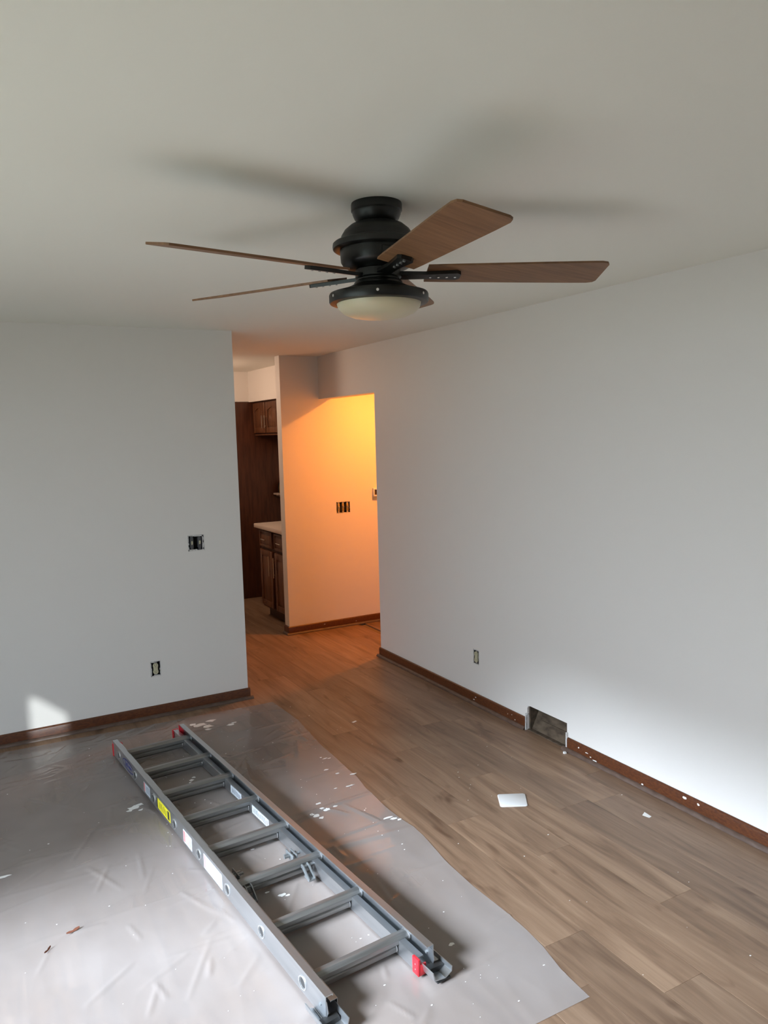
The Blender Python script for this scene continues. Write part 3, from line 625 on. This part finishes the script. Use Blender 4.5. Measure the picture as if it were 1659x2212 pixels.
# stickers on the outside of one rail: thin plates with printed marks
def sticker(v0, v1, z0, z1, marks, base, name='sticker', x=-HW):
    """on the outer face (x = -HW) of the rail; marks: (v0,v1,z0,z1,material)"""
    st = MB().box(x - 0.0007, x - 0.0001, v0, v1, z0, z1).build(name, base, lad)
    for m in {q[4] for q in marks}:
        mb = MB()
        for a, b, c, d, mm in marks:
            if mm == m: mb.box(x - 0.0011, x - 0.0007, a, b, c, d)
        mb.build('print', m, st)
    return st
def lines(v0, v1, z0, z1, n, m, seed, gap=0.5, along='v'):
    rnd = random.Random(seed); out = []
    for i in range(n):
        if along == 'v':
            a = z0 + (z1 - z0) * i / n; out.append((v0 + (v1 - v0) * rnd.uniform(0, 0.12), v1 - (v1 - v0) * rnd.uniform(0, 0.35), a, a + (z1 - z0) / n * gap, m))
        else:
            a = v0 + (v1 - v0) * i / n; out.append((a, a + (v1 - v0) / n * gap, z0 + (z1 - z0) * rnd.uniform(0, 0.15), z1 - (z1 - z0) * rnd.uniform(0, 0.3), m))
    return out
sticker(1.425, 1.605, 0.024, 0.074, [(1.435, 1.462, 0.030, 0.070, 'label_black')] + lines(1.475, 1.590, 0.030, 0.069, 7, 'label_black', 3, 0.30, 'u') + [(1.605, 1.620, 0.026, 0.072, 'label_black')], 'label_yellow')
sticker(1.145, 1.250, 0.018, 0.074, [(1.225, 1.247, 0.022, 0.070, 'label_red')] + lines(1.150, 1.180, 0.024, 0.068, 5, 'label_grey', 5, 0.4, 'u'), 'label_white')
sticker(0.810, 1.005, 0.016, 0.076, [(0.983, 1.002, 0.020, 0.072, 'label_red')] + lines(0.825, 0.975, 0.022, 0.071, 14, 'label_grey', 6, 0.35, 'u'), 'label_white')
sticker(1.728, 1.825, 0.022, 0.072, [(1.805, 1.822, 0.026, 0.069, 'label_red')] + lines(1.735, 1.795, 0.028, 0.068, 5, 'label_grey', 7, 0.4, 'u'), 'label_white')
def ring_mark(vc, zc, a, b, wv, m, parent, x=-HW - 0.0012):
    mb = MB(); n = 36
    for i in range(n):
        t0, t1 = 2 * math.pi * i / n, 2 * math.pi * (i + 1) / n
        mb.face([(x, vc + a * math.cos(t0), zc + b * math.sin(t0)), (x, vc + a * math.cos(t1), zc + b * math.sin(t1)), (x, vc + (a - wv) * math.cos(t1), zc + (b - wv) * math.sin(t1)), (x, vc + (a - wv) * math.cos(t0), zc + (b - wv) * math.sin(t0))])
    mb.build('print', m, parent)
ring_mark(1.200, 0.046, 0.019, 0.019, 0.004, 'label_red', bpy.data.objects['sticker.001'])
mb = MB(); n = 40
mb.face([(-HW - 0.0006, 2.10 + 0.105 * math.cos(2 * math.pi * i / n), 0.050 + 0.027 * math.sin(2 * math.pi * i / n)) for i in range(n)])
ov = mb.build('sticker', 'aluminium', lad); ring_mark(2.10, 0.050, 0.105, 0.027, 0.006, 'label_blue', ov)
mb = MB()
for a, b, c, d in ((2.155, 2.145, 0.066, 0.036), (2.145, 2.132, 0.036, 0.058), (2.132, 2.120, 0.058, 0.036), (2.120, 2.108, 0.036, 0.066)):
    mb.extrude([(a - 0.004, c), (a + 0.004, c), (b + 0.004, d), (b - 0.004, d)], lambda u, z: (-HW - 0.0007, u, z), lambda u, z: (-HW - 0.0012, u, z))
mb.box(-HW - 0.0012, -HW - 0.0007, 2.04, 2.10, 0.044, 0.056); mb.build('print', 'label_blue', ov)
# two stickers inside the lower rail on the far side
for a, b, sd in ((1.445, 1.575, 21), (1.14, 1.32, 22)):
    st = MB().box(0.1490, 0.1498, a, b, 0.010, 0.048).build('sticker', 'label_white', lad)
    mb = MB()
    for v0, v1, z0, z1, m in lines(a + 0.012, b - 0.01, 0.014, 0.045, 12, 'label_grey', sd, 0.4, 'u'): mb.box(0.1486, 0.1490, v0, v1, z0, z1)
    mb.build('print', 'label_grey', st)
# red end caps at the far ends and on the near end of the lower rails
for s in (-1, 1):
    c = MB(); c.box(min(s * HW, s * (HW - 0.028)), max(s * HW, s * (HW - 0.028)), LEN, LEN + 0.006, ZB, ZT - 0.002, 0.001); c.box(min(s * (HW + 0.003), s * (HW - 0.001)), max(s * (HW + 0.003), s * (HW - 0.001)), LEN - 0.012, LEN + 0.006, 0.002, ZT - 0.018, 0.001)
    c.build('end_cap', 'red_plastic', lad)
    c = MB(); c.box(min(s * 0.146, s * 0.180), max(s * 0.146, s * 0.180), LEN + 0.035, LEN + 0.041, 0.001, 0.054, 0.001); c.box(min(s * 0.145, s * 0.149), max(s * 0.145, s * 0.149), LEN + 0.018, LEN + 0.041, 0.001, 0.054, 0.001)
    c.build('end_cap', 'red_plastic', lad)
    c = MB(); c.box(min(s * 0.140, s * 0.1495), max(s * 0.140, s * 0.1495), 0.000, 0.034, 0.001, 0.058, 0.0015); c.box(min(s * 0.140, s * 0.172), max(s * 0.140, s * 0.172), 0.000, 0.006, 0.001, 0.040, 0.001)
    if s < 0: c.bm.free()
    else:
      cap = c.build('end_cap', 'red_plastic', lad)
      for z in (0.020, 0.038): MB().tube((s * 0.1396, 0.016, z), (s * 0.1388, 0.016, z), 0.0025, 8).build('rivet', 'bright_steel', cap)
    # foot channel bolted to the rail, with rubber shoe
    f = MB(); prof = [(0.155, 0.040), (0.162, 0.012), (0.205, 0.004), (0.232, 0.018), (0.234, 0.036), (0.231, 0.036), (0.229, 0.020), (0.205, 0.007), (0.165, 0.015), (0.158, 0.042)]
    f.extrude(prof, lambda a, z: (s * a, 0.075, z), lambda a, z: (s * a, -0.058, z)); f.build('foot_channel', 'aluminium', lad)
    f = MB(); f.extrude([(0.166, 0.016), (0.205, 0.008), (0.228, 0.021), (0.229, 0.030), (0.168, 0.034)], lambda a, z: (s * a, 0.004, z - 0.006), lambda a, z: (s * a, -0.022, z - 0.006)); f.build('rubber_shoe', 'black_rubber', lad)
    MB().box(min(s * 0.172, s * 0.226), max(s * 0.172, s * 0.226), -0.060, -0.012, 0.0002, 0.0045, 0.001).build('shoe_pad', 'black_rubber', lad)
    f = MB(); f.extrude([(0.062, 0.078), (0.0, 0.072), (-0.008, 0.040), (0.0, 0.020), (0.062, 0.020)], lambda a, z: (s * (HW - 0.0025), a, z), lambda a, z: (s * (HW - 0.0050), a, z)); pl = f.build('foot_bracket', 'aluminium', lad)
    MB().tube((s * (HW - 0.005), 0.030, 0.050), (s * (HW - 0.010), 0.030, 0.050), 0.005, 6).build('bolt', 'dull_steel', pl)
    MB().tube((s * (HW + 0.0002), 0.030, 0.050), (s * (HW + 0.004), 0.030, 0.050), 0.005, 6).build('bolt', 'dull_steel', pl)
    # rung locks either side of the third rung
    dl = 0.0 if s > 0 else 0.022
    lk = MB(); lk.box(min(s * (0.100 + dl), s * (0.125 + dl)), max(s * (0.100 + dl), s * (0.125 + dl)), 0.665, 0.710, 0.010, 0.018, 0.001)
    for e in (0.098, 0.122): lk.extrude([(0.735, 0.048), (0.728, 0.056), (0.712, 0.054), (0.664, 0.020), (0.666, 0.010), (0.680, 0.010), (0.716, 0.034)], lambda a, z, e=e: (s * (e + dl), a, z), lambda a, z, e=e: (s * (e + dl + 0.004), a, z))
    lk.tube((s * (0.096 + dl), 0.722, 0.046), (s * (0.150 + dl), 0.722, 0.046), 0.005, 10)
    lk.build('rung_lock', 'dull_steel', lad)
    lk = MB(); lk.box(min(s * (0.085 + dl), s * (0.140 + dl)), max(s * (0.085 + dl), s * (0.140 + dl)), 0.855, 0.864, 0.030, 0.038, 0.001); lk.box(min(s * (0.105 + dl), s * (0.110 + dl)), max(s * (0.105 + dl), s * (0.110 + dl)), 0.815, 0.885, 0.016, 0.046, 0.001); lk.box(min(s * (0.122 + dl), s * (0.127 + dl)), max(s * (0.122 + dl), s * (0.127 + dl)), 0.815, 0.875, 0.016, 0.046, 0.001)
    lk.tube((s * (0.080 + dl), 0.845, 0.034), (s * (0.148 + dl), 0.845, 0.034), 0.006, 10)
    lk.build('rung_lock', 'dull_steel', lad)
# ------------------------------------------------------------------ added spot through a shaped rear opening, for the left wall's light patch
corner = MB(); corner.extrude([(-0.115, 1.97), (-0.245, 1.97), (-0.115, 1.865)], lambda a, b: (a, YREAR - 0.002, b), lambda a, b: (a, YREAR - 0.05, b))
struct(corner.build('patch_mask', 'wall_paint'))  # unseen wedge, added to slant the top of the light patch
sp = lamp('patch_spot', 'SPOT', (-1.0, -14.0, 4.5), 7500.0, (0.90, 0.97, 1.0), spot_size=R(4.0), spot_blend=0.3, shadow_soft_size=0.05)  # no real fixture: added only to throw a bright patch on the left wall
aim(sp, Vector((0.355, 4.87, 0.16)) - Vector((-1.0, -14.0, 4.5)))
